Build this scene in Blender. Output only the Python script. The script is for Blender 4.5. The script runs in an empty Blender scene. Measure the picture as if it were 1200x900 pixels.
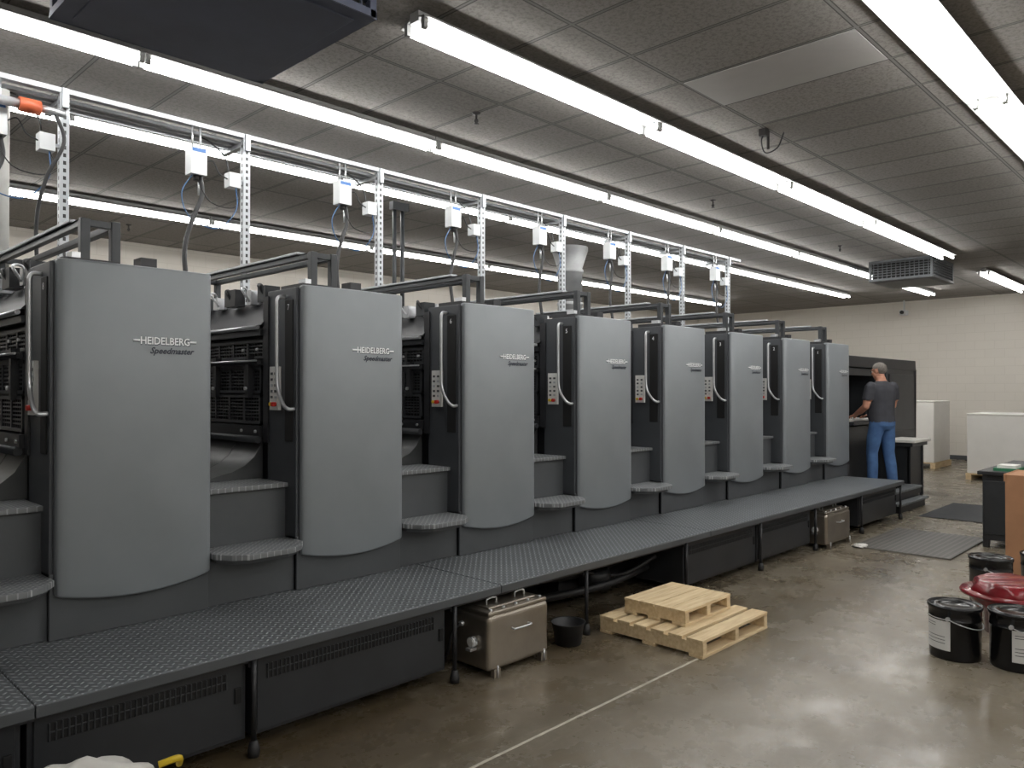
import bpy, math, random
import bmesh
from mathutils import Vector, Matrix
random.seed(4)
scene = bpy.context.scene
try:
    scene.view_settings.view_transform = 'Standard'
    scene.view_settings.look = 'None'
except Exception:
    pass

# ------------------------------------------------------------------ materials
def lin(c):
    c = c/255.0
    return c/12.92 if c <= 0.04045 else ((c+0.055)/1.055)**2.4
def col(r, g, b): return (lin(r), lin(g), lin(b), 1)

class NT:
    def __init__(s, m):
        s.t = m.node_tree; s.n = s.t.nodes; s.l = s.t.links
        s.b = s.n['Principled BSDF']
    def node(s, typ, **kw):
        x = s.n.new(typ)
        for k, v in kw.items(): setattr(x, k, v)
        return x
    def link(s, a, b): s.l.new(a, b)
    def math(s, op, a, b=None, c=None):
        x = s.n.new('ShaderNodeMath'); x.operation = op
        for i, v in enumerate((a, b, c)):
            if v is None: continue
            if isinstance(v, (int, float)): x.inputs[i].default_value = v
            else: s.l.new(v, x.inputs[i])
        return x.outputs[0]
    def mix(s, f, a, b):
        x = s.n.new('ShaderNodeMix'); x.data_type = 'RGBA'
        for i, v in ((0, f), (6, a), (7, b)):
            if isinstance(v, (int, float, tuple)): x.inputs[i].default_value = v
            else: s.l.new(v, x.inputs[i])
        return x.outputs[2]
    def noise(s, vec, scale, detail=4, rough=0.55):
        x = s.n.new('ShaderNodeTexNoise')
        x.inputs['Scale'].default_value = scale
        x.inputs['Detail'].default_value = detail
        x.inputs['Roughness'].default_value = rough
        if vec is not None: s.l.new(vec, x.inputs['Vector'])
        return x.outputs[0]
    def ramp(s, f, a, b):
        x = s.n.new('ShaderNodeMapRange')
        x.inputs[1].default_value = a; x.inputs[2].default_value = b
        s.l.new(f, x.inputs[0]); return x.outputs[0]
    def bump(s, h, strength, dist):
        x = s.n.new('ShaderNodeBump')
        x.inputs['Strength'].default_value = strength
        x.inputs['Distance'].default_value = dist
        s.l.new(h, x.inputs['Height']); s.l.new(x.outputs[0], s.b.inputs['Normal'])

def mat(name, c, rough=0.5, metal=0.0, var=0.12, scale=6.0, bump=0.0, bscale=200, coat=0.0):
    m = bpy.data.materials.new(name); m.use_nodes = True
    t = NT(m)
    tc = t.node('ShaderNodeTexCoord').outputs['Object']
    n = t.noise(tc, scale, 5)
    f = t.ramp(n, 0.3, 0.7)
    dark = tuple(x*(1-var) for x in c[:3])+(1,)
    light = tuple(min(1, x*(1+var)) for x in c[:3])+(1,)
    t.link(t.mix(f, dark, light), t.b.inputs['Base Color'])
    t.b.inputs['Roughness'].default_value = rough
    t.b.inputs['Metallic'].default_value = metal
    t.b.inputs['Coat Weight'].default_value = coat
    if bump > 0:
        t.bump(t.noise(tc, bscale, 3), bump, 0.003)
    return m

def emis(name, c, s):
    m = bpy.data.materials.new(name); m.use_nodes = True
    b = m.node_tree.nodes['Principled BSDF']
    b.inputs['Base Color'].default_value = (0.9, 0.9, 0.9, 1)
    b.inputs['Emission Color'].default_value = c
    b.inputs['Emission Strength'].default_value = s
    return m

def diamond(name, c, hi, cell=0.03, rough=0.42):
    m = bpy.data.materials.new(name); m.use_nodes = True
    t = NT(m)
    tc = t.node('ShaderNodeTexCoord').outputs['Object']
    rt = t.node('ShaderNodeMapping'); rt.inputs['Rotation'].default_value = (0, 0, math.radians(45)); t.link(tc, rt.inputs[0])
    sep = t.node('ShaderNodeSeparateXYZ'); t.link(rt.outputs[0], sep.inputs[0])
    u = t.math('DIVIDE', sep.outputs[0], cell); v = t.math('DIVIDE', sep.outputs[1], cell)
    fu = t.math('SUBTRACT', t.math('FRACT', u), 0.5); fv = t.math('SUBTRACT', t.math('FRACT', v), 0.5)
    par = t.math('FLOORED_MODULO', t.math('ADD', t.math('FLOOR', u), t.math('FLOOR', v)), 2.0)
    d = t.math('SUBTRACT', fv, fu)
    p = t.math('ADD', fu, t.math('MULTIPLY', d, par))
    q = t.math('SUBTRACT', fv, t.math('MULTIPLY', d, par))
    e = t.math('ADD', t.math('POWER', t.math('ABSOLUTE', t.math('DIVIDE', p, 0.50)), 2.0),
               t.math('POWER', t.math('ABSOLUTE', t.math('DIVIDE', q, 0.2)), 2.0))
    h = t.math('SUBTRACT', 1.0, e)
    hc = t.node('ShaderNodeClamp'); t.link(h, hc.inputs[0])
    n = t.ramp(t.noise(tc, 3, 6), 0.3, 0.7)
    base = t.mix(n, c, tuple(x*1.3 for x in c[:3])+(1,))
    t.link(t.mix(t.math('MULTIPLY', hc.outputs[0], 1.0), base, hi), t.b.inputs['Base Color'])
    t.b.inputs['Roughness'].default_value = rough
    t.b.inputs['Metallic'].default_value = 0.2
    t.bump(hc.outputs[0], 0.8, 0.004)
    return m

M = {}
M['panel'] = mat('panel_grey_paint', col(129, 134, 138), 0.42, 0.1, 0.06, 2.5, 0.05, 300)
M['tower'] = mat('tower_dark_grey', col(68, 71, 75), 0.45, 0.1, 0.08, 3, 0.05)
M['skirt'] = mat('skirt_grey', col(76, 79, 82), 0.5, 0.1, 0.1, 3, 0.05)
M['black'] = mat('machine_black', col(42, 43, 46), 0.42, 0.15, 0.15, 5)
M['vblack'] = mat('recess_black', col(12, 12, 13), 0.7, 0, 0.1, 5)
M['slat'] = mat('slat_dark', col(64, 66, 69), 0.4, 0.3, 0.1, 5)
M['frame'] = mat('frame_bar', col(52, 55, 58), 0.4, 0.2, 0.1, 5)
M['silver'] = mat('silver_metal', col(200, 202, 205), 0.3, 0.7, 0.08, 8)
M['galv'] = mat('galvanised', col(172, 176, 180), 0.45, 0.35, 0.12, 20)
M['sheet'] = mat('guide_sheet', col(80, 82, 83), 0.4, 0.3, 0.12, 8)
M['diamond'] = diamond('diamond_plate', col(88, 92, 95), col(172, 176, 179), .034)
M['diamond_step'] = diamond('diamond_plate_step', col(108, 111, 113), col(188, 190, 192), .028)
M['white'] = mat('white_plastic', col(205, 208, 210), 0.45, 0, 0.04, 6)
M['fixture'] = mat('white_enamel', col(160, 161, 160), 0.5, 0, 0.03, 6)
M['blue'] = mat('blue_hose', col(48, 92, 140), 0.4)
M['bluecap'] = mat('blue_cap', col(60, 105, 165), 0.4)
M['hose'] = mat('black_hose', col(32, 32, 34), 0.5)
M['red'] = mat('red_plastic', col(190, 40, 30), 0.4)
M['orange'] = mat('orange_plastic', col(190, 92, 58), 0.4)
M['yellow'] = mat('yellow_plastic', col(210, 180, 40), 0.4)
M['green'] = mat('green_plastic', col(50, 120, 85), 0.5)
M['logo'] = mat('logo_light', col(240, 242, 244), 0.4, 0.0, 0.02)
M['logo_d'] = mat('logo_dark', col(34, 40, 54), 0.4, 0.0, 0.02)
M['cab'] = mat('cabinet_black', col(46, 48, 51), 0.4, 0.15, 0.15, 4)
M['steel'] = mat('stainless_tank', col(160, 152, 141), 0.32, 0.85, 0.12, 5, 0.05, 60)
M['pvc'] = mat('pvc_white', col(190, 190, 186), 0.5)
M['duct'] = mat('duct_grey', col(155, 157, 158), 0.5, 0.1)
M['hvac'] = mat('hvac_dark', col(84, 90, 110), 0.55, 0, 0.12, 3)
M['hvac2'] = mat('hvac_grey', col(88, 91, 94), 0.55, 0, 0.1, 3)
M['paper'] = mat('paper_white', col(230, 228, 223), 0.7, 0, 0.03, 3)
M['card'] = mat('cardboard', col(165, 122, 90), 0.85, 0, 0.1, 5, 0.1, 120)
M['pail'] = mat('pail_black', col(24, 24, 26), 0.22, 0.2, 0.15, 5)
M['label'] = mat('label_white', col(212, 212, 209), 0.6, 0, 0.03, 5)
M['redfilm'] = mat('red_film', col(118, 22, 30), 0.25, 0, 0.35, 9, 0.35, 10, 0.3)
M['bag'] = mat('bag_white', col(205, 203, 198), 0.45, 0, 0.06, 6, 0.4, 25)
M['skin'] = mat('skin', col(192, 138, 114), 0.55, 0, 0.06, 15)
M['hair'] = mat('grey_hair', col(112, 106, 100), 0.8, 0, 0.3, 60, 0.6, 150)
M['shirt'] = mat('charcoal_tshirt', col(62, 63, 69), 0.9, 0, 0.12, 12, 0.4, 25)
M['jeans'] = mat('blue_denim', col(70, 103, 148), 0.85, 0, 0.2, 9, 0.4, 30)
M['shoe'] = mat('dark_shoe', col(34, 32, 32), 0.6)
M['belt'] = mat('belt_leather', col(30, 24, 20), 0.5)
M['mat'] = mat('rubber_mat', col(64, 66, 68), 0.8, 0, 0.15, 8, 0.3, 150)
M['line'] = mat('line_paint', col(182, 176, 162), 0.6, 0, 0.25, 15)
M['sprk'] = mat('sprinkler_dark', col(50, 48, 48), 0.5, 0.3)
M['clean'] = mat('smooth_tile', col(168, 166, 164), 0.8, 0, 0.03)
M['tube'] = emis('fluorescent_tube', (1.0, 0.985, 0.96, 1), 30.0)

def wood(name, c1, c2):
    m = bpy.data.materials.new(name); m.use_nodes = True
    t = NT(m)
    tc = t.node('ShaderNodeTexCoord').outputs['Object']
    mp = t.node('ShaderNodeMapping'); mp.inputs['Scale'].default_value = (3, 26, 26)
    t.link(tc, mp.inputs[0])
    n = t.ramp(t.noise(mp.outputs[0], 1.5, 5), 0.3, 0.7)
    t.link(t.mix(n, c1, c2), t.b.inputs['Base Color'])
    t.b.inputs['Roughness'].default_value = 0.7
    return m
M['wood'] = wood('pine_wood', col(196, 170, 130), col(224, 204, 166))

def concrete():
    m = bpy.data.materials.new('polished_concrete'); m.use_nodes = True
    t = NT(m)
    tc = t.node('ShaderNodeTexCoord').outputs['Object']
    a = t.ramp(t.noise(tc, 0.55, 8, 0.62), 0.35, 0.66)
    b = t.ramp(t.noise(tc, 2.6, 8, 0.7), 0.35, 0.7)
    c = t.ramp(t.noise(tc, 38, 4, 0.7), 0.3, 0.75)
    base = t.mix(a, col(102, 94, 79), col(140, 131, 115))
    base = t.mix(t.math('MULTIPLY', b, 0.5), base, col(90, 82, 68))
    base = t.mix(t.math('MULTIPLY', c, 0.22), base, col(156, 150, 137))
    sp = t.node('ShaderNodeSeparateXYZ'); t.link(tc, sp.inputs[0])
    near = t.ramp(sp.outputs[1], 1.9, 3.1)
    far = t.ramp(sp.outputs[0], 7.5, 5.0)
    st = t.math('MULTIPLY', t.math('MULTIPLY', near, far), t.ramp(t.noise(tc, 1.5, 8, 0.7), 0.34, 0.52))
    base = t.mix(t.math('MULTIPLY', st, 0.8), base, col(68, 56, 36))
    st2 = t.ramp(t.noise(tc, 0.9, 7, 0.66), 0.5, 0.62)
    base = t.mix(t.math('MULTIPLY', st2, 0.5), base, col(84, 71, 51))
    mp = t.node('ShaderNodeMapping'); mp.inputs['Scale'].default_value = (.5, 3.5, 1); t.link(tc, mp.inputs[0])
    sc = t.ramp(t.noise(mp.outputs[0], 2.2, 8, 0.75), 0.56, 0.66)
    base = t.mix(t.math('MULTIPLY', sc, 0.28), base, col(170, 162, 146))
    w = t.ramp(t.noise(tc, 5.5, 9, 0.75), 0.62, 0.68)
    base = t.mix(t.math('MULTIPLY', w, 0.4), base, col(176, 169, 154))
    t.link(base, t.b.inputs['Base Color'])
    r = t.math('ADD', 0.17, t.math('MULTIPLY', b, 0.26))
    t.link(r, t.b.inputs['Roughness'])
    t.bump(t.noise(tc, 60, 4), 0.06, 0.002)
    return m
M['concrete'] = concrete()

def ceiling_mat():
    m = bpy.data.materials.new('acoustic_tile'); m.use_nodes = True
    t = NT(m)
    tc = t.node('ShaderNodeTexCoord').outputs['Object']
    sp = t.node('ShaderNodeSeparateXYZ'); t.link(tc, sp.inputs[0])
    u = t.math('DIVIDE', t.math('SUBTRACT', sp.outputs[0], 4.785), 0.61)
    v = t.math('DIVIDE', t.math('SUBTRACT', sp.outputs[1], 1.72), 1.22)
    fu = t.math('FRACT', u); fv = t.math('FRACT', v)
    du = t.math('MULTIPLY', t.math('SUBTRACT', 0.5, t.math('ABSOLUTE', t.math('SUBTRACT', fu, 0.5))), 0.61)
    dv = t.math('MULTIPLY', t.math('SUBTRACT', 0.5, t.math('ABSOLUTE', t.math('SUBTRACT', fv, 0.5))), 1.22)
    dm = t.math('MINIMUM', du, dv)
    g = t.math('LESS_THAN', dm, 0.009)
    tee_shadow = t.math('LESS_THAN', dm, 0.017)
    cx = t.node('ShaderNodeCombineXYZ')
    t.link(t.math('FLOOR', u), cx.inputs[0]); t.link(t.math('FLOOR', v), cx.inputs[1])
    wn = t.node('ShaderNodeTexWhiteNoise'); wn.noise_dimensions = '2D'; t.link(cx.outputs[0], wn.inputs[0])
    tile = t.mix(wn.outputs[0], col(134, 130, 126), col(149, 145, 141))
    sp2 = t.ramp(t.noise(tc, 34, 6, 0.85), 0.46, 0.60)
    tile = t.mix(t.math('MULTIPLY', sp2, 0.6), tile, col(94, 91, 88))
    tile = t.mix(tee_shadow, tile, col(74, 72, 70))  # shadow along the grid tees, painted into the tile colour
    base = t.mix(g, tile, col(118, 116, 114))
    t.link(base, t.b.inputs['Base Color'])
    t.b.inputs['Roughness'].default_value = 0.95
    t.bump(t.noise(tc, 50, 4), 0.3, 0.004)
    return m
M['ceil'] = ceiling_mat()

def block_wall():
    m = bpy.data.materials.new('painted_block'); m.use_nodes = True
    t = NT(m)
    tc = t.node('ShaderNodeTexCoord').outputs['Object']
    sp = t.node('ShaderNodeSeparateXYZ'); t.link(tc, sp.inputs[0])
    cx = t.node('ShaderNodeCombineXYZ')
    t.link(t.math('ADD', sp.outputs[0], sp.outputs[1]), cx.inputs[0]); t.link(sp.outputs[2], cx.inputs[1])
    br = t.node('ShaderNodeTexBrick')
    br.inputs['Color1'].default_value = col(224, 219, 210); br.inputs['Color2'].default_value = col(226, 221, 212)
    br.inputs['Mortar'].default_value = col(216, 211, 201)
    br.inputs['Scale'].default_value = 1.0
    br.inputs['Mortar Size'].default_value = 0.005
    br.inputs['Brick Width'].default_value = 0.4; br.inputs['Row Height'].default_value = 0.2
    t.link(cx.outputs[0], br.inputs['Vector'])
    t.link(br.outputs[0], t.b.inputs['Base Color'])
    t.b.inputs['Roughness'].default_value = 0.75
    return m
M['wall'] = block_wall()

def perforated():
    m = bpy.data.materials.new('perforated_strut'); m.use_nodes = True
    t = NT(m)
    tc = t.node('ShaderNodeTexCoord').outputs['Object']
    sp = t.node('ShaderNodeSeparateXYZ'); t.link(tc, sp.inputs[0])
    f = t.math('FRACT', t.math('DIVIDE', sp.outputs[2], 0.05))
    h = t.math('LESS_THAN', f, 0.5)
    ax = t.math('LESS_THAN', t.math('ABSOLUTE', sp.outputs[0]), 0.009)
    ay = t.math('LESS_THAN', t.math('ABSOLUTE', sp.outputs[1]), 0.009)
    mk = t.math('MULTIPLY', h, t.math('MAXIMUM', ax, ay))
    t.link(t.mix(mk, col(176, 180, 184), col(45, 45, 45)), t.b.inputs['Base Color'])
    t.b.inputs['Roughness'].default_value = 0.45; t.b.inputs['Metallic'].default_value = 0.3
    return m
M['perf'] = perforated()

def grate_mat():
    m = bpy.data.materials.new('grate_steel'); m.use_nodes = True
    t = NT(m)
    tc = t.node('ShaderNodeTexCoord').outputs['Object']
    sp = t.node('ShaderNodeSeparateXYZ'); t.link(tc, sp.inputs[0])
    a = t.math('LESS_THAN', t.math('FRACT', t.math('DIVIDE', sp.outputs[0], 0.06)), 0.45)
    b = t.math('LESS_THAN', t.math('FRACT', t.math('DIVIDE', sp.outputs[1], 0.06)), 0.45)
    t.link(t.mix(t.math('MAXIMUM', a, b), col(44, 44, 44), col(108, 105, 100)), t.b.inputs['Base Color'])
    t.b.inputs['Roughness'].default_value = 0.5
    return m
M['grate'] = grate_mat()

# ------------------------------------------------------------------ mesh builder
class MB:
    def __init__(s): s.v = []; s.f = []; s.m = []; s.s = []; s.mats = []
    def mi(s, k):
        if k not in s.mats: s.mats.append(k)
        return s.mats.index(k)
    def add(s, vs, fs, k, smooth=False):
        o = len(s.v); s.v += [tuple(v) for v in vs]; i = s.mi(k)
        for f in fs:
            s.f.append([a+o for a in f]); s.m.append(i); s.s.append(smooth)
    def box(s, x0, x1, y0, y1, z0, z1, k):
        vs = [(x, y, z) for x in (x0, x1) for y in (y0, y1) for z in (z0, z1)]
        s.add(vs, [(0, 1, 3, 2), (4, 6, 7, 5), (0, 4, 5, 1), (2, 3, 7, 6), (0, 2, 6, 4), (1, 5, 7, 3)], k)
    def prism(s, poly, axis, a, b, k):
        def P(p, t):
            return {'x': (t, p[0], p[1]), 'y': (p[0], t, p[1]), 'z': (p[0], p[1], t)}[axis]
        n = len(poly)
        vs = [P(p, a) for p in poly]+[P(p, b) for p in poly]
        fs = [tuple(range(n)), tuple(range(2*n-1, n-1, -1))]
        fs += [(i, (i+1) % n, n+(i+1) % n, n+i) for i in range(n)]
        s.add(vs, fs, k)
    def tube(s, pts, r, k, seg=8, smooth=True, radii=None, sx=1.0):
        pts = [Vector(p) for p in pts]
        n = len(pts); vs = []; up = None
        for i, p in enumerate(pts):
            t = (pts[min(i+1, n-1)]-pts[max(i-1, 0)]).normalized()
            if up is None:
                a = Vector((0, 0, 1)) if abs(t.z) < 0.9 else Vector((1, 0, 0))
                up = (a-t*a.dot(t)).normalized()
            else:
                up = (up-t*up.dot(t)).normalized()
            w = t.cross(up); rr = radii[i] if radii else r
            for j in range(seg):
                q = 2*math.pi*j/seg+math.pi/seg
                vs.append(p+up*math.cos(q)*rr+w*math.sin(q)*rr*sx)
        fs = []
        for i in range(n-1):
            for j in range(seg):
                fs.append((i*seg+j, i*seg+(j+1) % seg, (i+1)*seg+(j+1) % seg, (i+1)*seg+j))
        s.add(vs, fs, k, smooth)
        o = len(s.v)-len(vs)
        mi = s.mi(k)
        s.f.append([o+j for j in range(seg)][::-1]); s.m.append(mi); s.s.append(False)
        s.f.append([o+(n-1)*seg+j for j in range(seg)]); s.m.append(mi); s.s.append(False)
    def lathe(s, c, prof, k, seg=32, smooth=True):
        vs = []; n = len(prof)
        for r, z in prof:
            for j in range(seg):
                q = 2*math.pi*j/seg
                vs.append((c[0]+r*math.cos(q), c[1]+r*math.sin(q), c[2]+z))
        fs = [(i*seg+j, i*seg+(j+1) % seg, (i+1)*seg+(j+1) % seg, (i+1)*seg+j) for i in range(n-1) for j in range(seg)]
        s.add(vs, fs, k, smooth)
    def ell(s, c, r, k, seg=20, rings=12, fn=None):
        vs = []
        for i in range(rings+1):
            th = math.pi*i/rings
            for j in range(seg):
                q = 2*math.pi*j/seg
                d = Vector((math.sin(th)*math.cos(q), math.sin(th)*math.sin(q), math.cos(th)))
                if fn: d = fn(d)
                vs.append((c[0]+r[0]*d.x, c[1]+r[1]*d.y, c[2]+r[2]*d.z))
        fs = [((i+1)*seg+j, (i+1)*seg+(j+1) % seg, i*seg+(j+1) % seg, i*seg+j) for i in range(rings) for j in range(seg)]
        s.add(vs, fs, k, True)
    def mesh(s, name):
        me = bpy.data.meshes.new(name)
        me.from_pydata(s.v, [], s.f)
        for k in s.mats: me.materials.append(M[k])
        me.polygons.foreach_set('material_index', s.m)
        me.polygons.foreach_set('use_smooth', s.s)
        me.update()
        bm = bmesh.new(); bm.from_mesh(me)
        bmesh.ops.remove_doubles(bm, verts=bm.verts, dist=1e-6)
        bmesh.ops.recalc_face_normals(bm, faces=bm.faces)
        bm.to_mesh(me); bm.free()
        return me
    def build(s, name, parent=None, bevel=0, loc=None, seg=2):
        me = s.mesh(name)
        if loc is not None:
            me.transform(Matrix.Translation(-Vector(loc)))
        return place(name, me, parent, bevel, loc or (0, 0, 0), seg)

def place(name, me, parent=None, bevel=0, loc=(0, 0, 0), seg=2):
    o = bpy.data.objects.new(name, me); scene.collection.objects.link(o)
    o.location = loc
    if parent is not None:
        o.parent = parent
        o.matrix_parent_inverse = Matrix.Translation(-parent.location)
    if bevel:
        b = o.modifiers.new('bevel', 'BEVEL'); b.width = bevel; b.segments = seg
        b.limit_method = 'ANGLE'; b.angle_limit = math.radians(50)
    return o

def empty(name, loc):
    e = bpy.data.objects.new(name, None); e.location = loc
    e.empty_display_size = 0.2
    scene.collection.objects.link(e); return e

def catmull(pts, n=8):
    P = [Vector(p) for p in pts]; P = [P[0]*2-P[1]]+P+[P[-1]*2-P[-2]]
    out = []
    for i in range(1, len(P)-2):
        for k in range(n):
            t = k/n
            out.append(0.5*((2*P[i])+(P[i+1]-P[i-1])*t+(2*P[i-1]-5*P[i]+4*P[i+1]-P[i+2])*t*t+(3*P[i]-P[i-1]-3*P[i+1]+P[i+2])*t**3))
    out.append(P[-2]); return out

# ------------------------------------------------------------------ room
XF, XB, YF, YB, ZC = 20.5, -5.0, 12.0, -6.5, 3.85
def room(name, *a):
    b = MB(); b.box(*a[:6], a[6]); return b.build(name)
room('floor', XB-.2, XF+.2, YB-.2, YF+.2, -0.15, 0, 'concrete')
room('ceiling', XB-.2, XF+.2, YB-.2, YF+.2, ZC, ZC+0.15, 'ceil')
room('wall_far', XF, XF+.2, YB-.2, YF+.2, 0, ZC, 'wall')
room('wall_near', XB-.2, XB, YB-.2, YF+.2, 0, ZC, 'wall')
room('wall_back', XB, XF, YF, YF+.2, 0, ZC, 'wall')
room('wall_front', XB, XF, YB-.2, YB, 0, ZC, 'wall')
room('baseboard_far', XF-.015, XF, YB, YF, 0, 0.1, 'hvac2')
room('baseboard_back', XB, XF-.02, YF-.015, YF, 0, 0.1, 'hvac2')
b = MB(); b.box(4.80, 5.385, 1.735, 2.925, ZC-.006, ZC-.0005, 'clean'); b.build('ceiling_tile')

# ------------------------------------------------------------------ light rows
def light_row(x0, x1, y, w=0.24, z=ZC-.002, name='fluorescent_light_row'):
    b = MB(); L = 2.44; x = x0
    while x < x1-0.3:
        xe = min(x+L, x1)
        zt = z
        b.box(x+.005, xe-.005, y-w*.16, y+w*.16, zt-.06, zt, 'fixture')
        b.prism([(y-w*.16, zt-.03), (y-w*.5, zt-.060), (y-w*.5, zt-.066), (y-w*.16, zt-.04)], 'x', x+.005, xe-.005, 'fixture')
        b.prism([(y+w*.16, zt-.03), (y+w*.5, zt-.060), (y+w*.5, zt-.066), (y+w*.16, zt-.04)], 'x', x+.005, xe-.005, 'fixture')
        for sy in (-1, 1):
            yy = y+sy*w*.31
            b.tube([(x+.04, yy, zt-.095), (xe-.04, yy, zt-.095)], 0.0155, 'tube', seg=6)
            for xx in (x+.005, xe-.035):
                b.box(xx, xx+.03, yy-.014, yy+.014, zt-.115, zt-.04, 'fixture')
        x += L
    return b.build(name, loc=((x0+x1)/2, y, z))
light_row(1.6, 12.2, 1.38, 0.30)
light_row(2.80, 13.65, 3.50, 0.25)
light_row(15.9, 19.5, 3.50, 0.25)
light_row(-3.0, 18.7, 5.12, 0.18)
light_row(-3.0, 17.8, 6.62, 0.18)
light_row(-3.0, 17.2, 9.5, 0.2)
light_row(-3.0, 14.0, -1.2, 0.25)  # unseen row behind the camera, added as fill for the press fronts
light_row(-3.0, 14.0, -4.0, 0.25)  # second unseen fill row, added further behind the camera

# ------------------------------------------------------------------ HVAC cassettes
def hvac(x0, x1, y0, y1, k):
    e = MB()
    z0 = 3.5; ZT = ZC-.002
    e.box(x0+.04, x1-.04, y0+.04, y1-.04, z0+.03, ZT, 'vblack')
    e.box(x0, x1, y0, y1, z0, z0+.045, k)
    e.box(x0+.08, x1-.08, y0+.08, y1-.08, z0-.006, z0+.01, k)
    for i in range(6):
        zz = z0+.085+i*.042
        e.box(x0+.01, x1-.01, y0+.01, y1-.01, zz, zz+.012, k)
    e.box(x0+.0, x1-.0, y0, y1, ZT-.03, ZT, k)
    for cx in (x0+.0, x1-.04):
        for cy in (y0, y1-.04):
            e.box(cx, cx+.04, cy, cy+.04, z0, ZT, k)
    n = 14
    for i in range(1, n):
        xx = x0+(x1-x0)*i/n
        e.box(xx-.005, xx+.005, y0+.012, y0+.03, z0+.04, ZT-.02, k)
        yy = y0+(y1-y0)*i/n
        e.box(x0+.012, x0+.03, yy-.005, yy+.005, z0+.04, ZT-.02, k)
    e.build('ceiling_air_diffuser', bevel=.004, loc=((x0+x1)/2, (y0+y1)/2, 3.6))
hvac(1.14, 2.28, 3.14, 4.30, 'hvac')
hvac(13.75, 14.95, 3.75, 4.75, 'hvac2')

# ------------------------------------------------------------------ press units
PX0, PITCH = 1.087, 1.27
press = empty('offset_printing_press', (6.0, 5.5, 0))
W = 0.73
YS = 3.955
def surf(x):
    u = (x-W/2)/(W/2); return YS-0.018*(1-u*u)
b = MB()
NX, T = 24, 0.045
z1 = 2.262
vs = []
for i in range(NX+1):
    x = W*i/NX; u = (x-W/2)/(W/2)
    zb = 0.695-0.045*(1-u*u)
    y = surf(x)
    if i in (0, NX): y += .012
    for (yy, zz) in ((y, zb), (y, z1), (y+T, z1), (y+T, zb)):
        vs.append((x, yy, zz))
fs = []
for i in range(NX):
    o = i*4
    for j in range(4):
        fs.append((o+j, o+(j+1) % 4, o+4+(j+1) % 4, o+4+j))
fs += [(0, 1, 2, 3), (NX*4+3, NX*4+2, NX*4+1, NX*4)]
b.add(vs, fs, 'panel')
panel_me = b.mesh('front_panel')
for p in panel_me.polygons:
    if abs(p.normal.y) > 0.8: p.use_smooth = True

b = MB()
b.box(-.02, W+.0, 4.00, 4.33, 0.49, 2.25, 'tower')
b.box(-.005, W-.01, 3.985, 4.02, 0.70, 2.24, 'tower')
b.box(-.02, W+.0, 3.99, 4.2, 0.49, 0.80, 'skirt')
b.box(-.026, -.018, 4.03, 4.12, 1.35, 2.18, 'vblack')
tower_me = b.mesh('tower')
b = MB()
b.box(0.03, W-.03, 4.33, 7.2, 0.40, 2.12, 'black')
b.box(-.03, .05, 4.31, 4.37, 1.33, 2.22, 'black')
b.prism([(-.05, 2.05), (.1, 2.22), (.55, 2.22), (.6, 2.1), (.1, 2.04)], 'y', 4.36, 7.1, 'black')
b.tube([(-.06, 4.38, 2.035), (-.06, 7.0, 2.035)], .013, 'silver')
b.box(-.045, .0, 4.38, 7.0, 1.985, 2.02, 'frame')
def grille(zb, zt, ya, yb, x):
    b.box(x, x+.02, ya, yb, zb, zt, 'vblack')
    b.box(x-.03, x, ya, yb, zt-.018, zt, 'slat'); b.box(x-.03, x, ya, yb, zb, zb+.018, 'slat')
    yy = ya
    while yy < yb:
        b.box(x-.028, x-.004, yy, yy+.018, zb, zt, 'slat'); yy += .2
    zz = zb+.035
    while zz < zt-.02:
        b.box(x-.022, x-.005, ya, yb, zz, zz+.009, 'slat'); zz += .021
    yy = ya+.03
    while yy < yb:
        b.box(x-.016, x-.008, yy, yy+.006, zb, zt, 'slat'); yy += .035
grille(1.845, 1.965, 4.40, 6.9, .02)
grille(1.63, 1.80, 4.40, 6.9, .0)
grille(1.44, 1.62, 4.40, 6.9, -.005)
b.tube([(-.05, 4.38, 1.82), (-.05, 7.0, 1.82)], .016, 'black')
b.tube([(-.07, 4.38, 1.83), (-.07, 7.0, 1.83)], .006, 'silver')
b.box(-.05, .02, 4.38, 7.0, 1.36, 1.43, 'black')
b.tube([(-.055, 4.38, 1.345), (-.055, 7.0, 1.345)], .022, 'slat', 10)
for yy in (4.5, 4.95, 5.4):
    b.box(-.06, -.02, yy, yy+.04, 1.6, 1.86, 'black')
    b.tube([(-.062, yy+.02, 1.66), (-.075, yy+.02, 1.66)], .012, 'silver')
for yy in (4.42, 4.6):
    b.tube([(-.035, yy, 1.9), (-.05, yy, 1.9)], .01, 'silver', 8)
    b.tube([(-.05, yy, 1.395), (-.06, yy, 1.395)], .01, 'silver', 8)
body_me = b.mesh('printing_unit_body')
b = MB()
for (x0, x1, y0, y1, z0_, z1_, k) in (
    (.05, .30, 4.05, 4.30, 2.25, 2.285, 'black'), (.34, .62, 4.06, 4.30, 2.25, 2.275, 'black'),
    (.0, .10, 4.40, 4.50, 2.20, 2.30, 'frame'), (.02, .09, 4.62, 4.68, 2.20, 2.29, 'silver'),
    (.0, .07, 4.80, 4.95, 2.20, 2.31, 'black'), (.02, .10, 5.10, 5.16, 2.2, 2.28, 'silver'),
    (.0, .12, 5.35, 5.55, 2.2, 2.30, 'frame'), (.3, .6, 4.6, 5.6, 2.12, 2.26, 'black'),
    (.42, .5, 4.1, 4.2, 2.27, 2.33, 'black'), (.1, .16, 4.1, 4.18, 2.28, 2.32, 'silver')):
    b.box(x0, x1, y0, y1, z0_, z1_, k)
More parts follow.
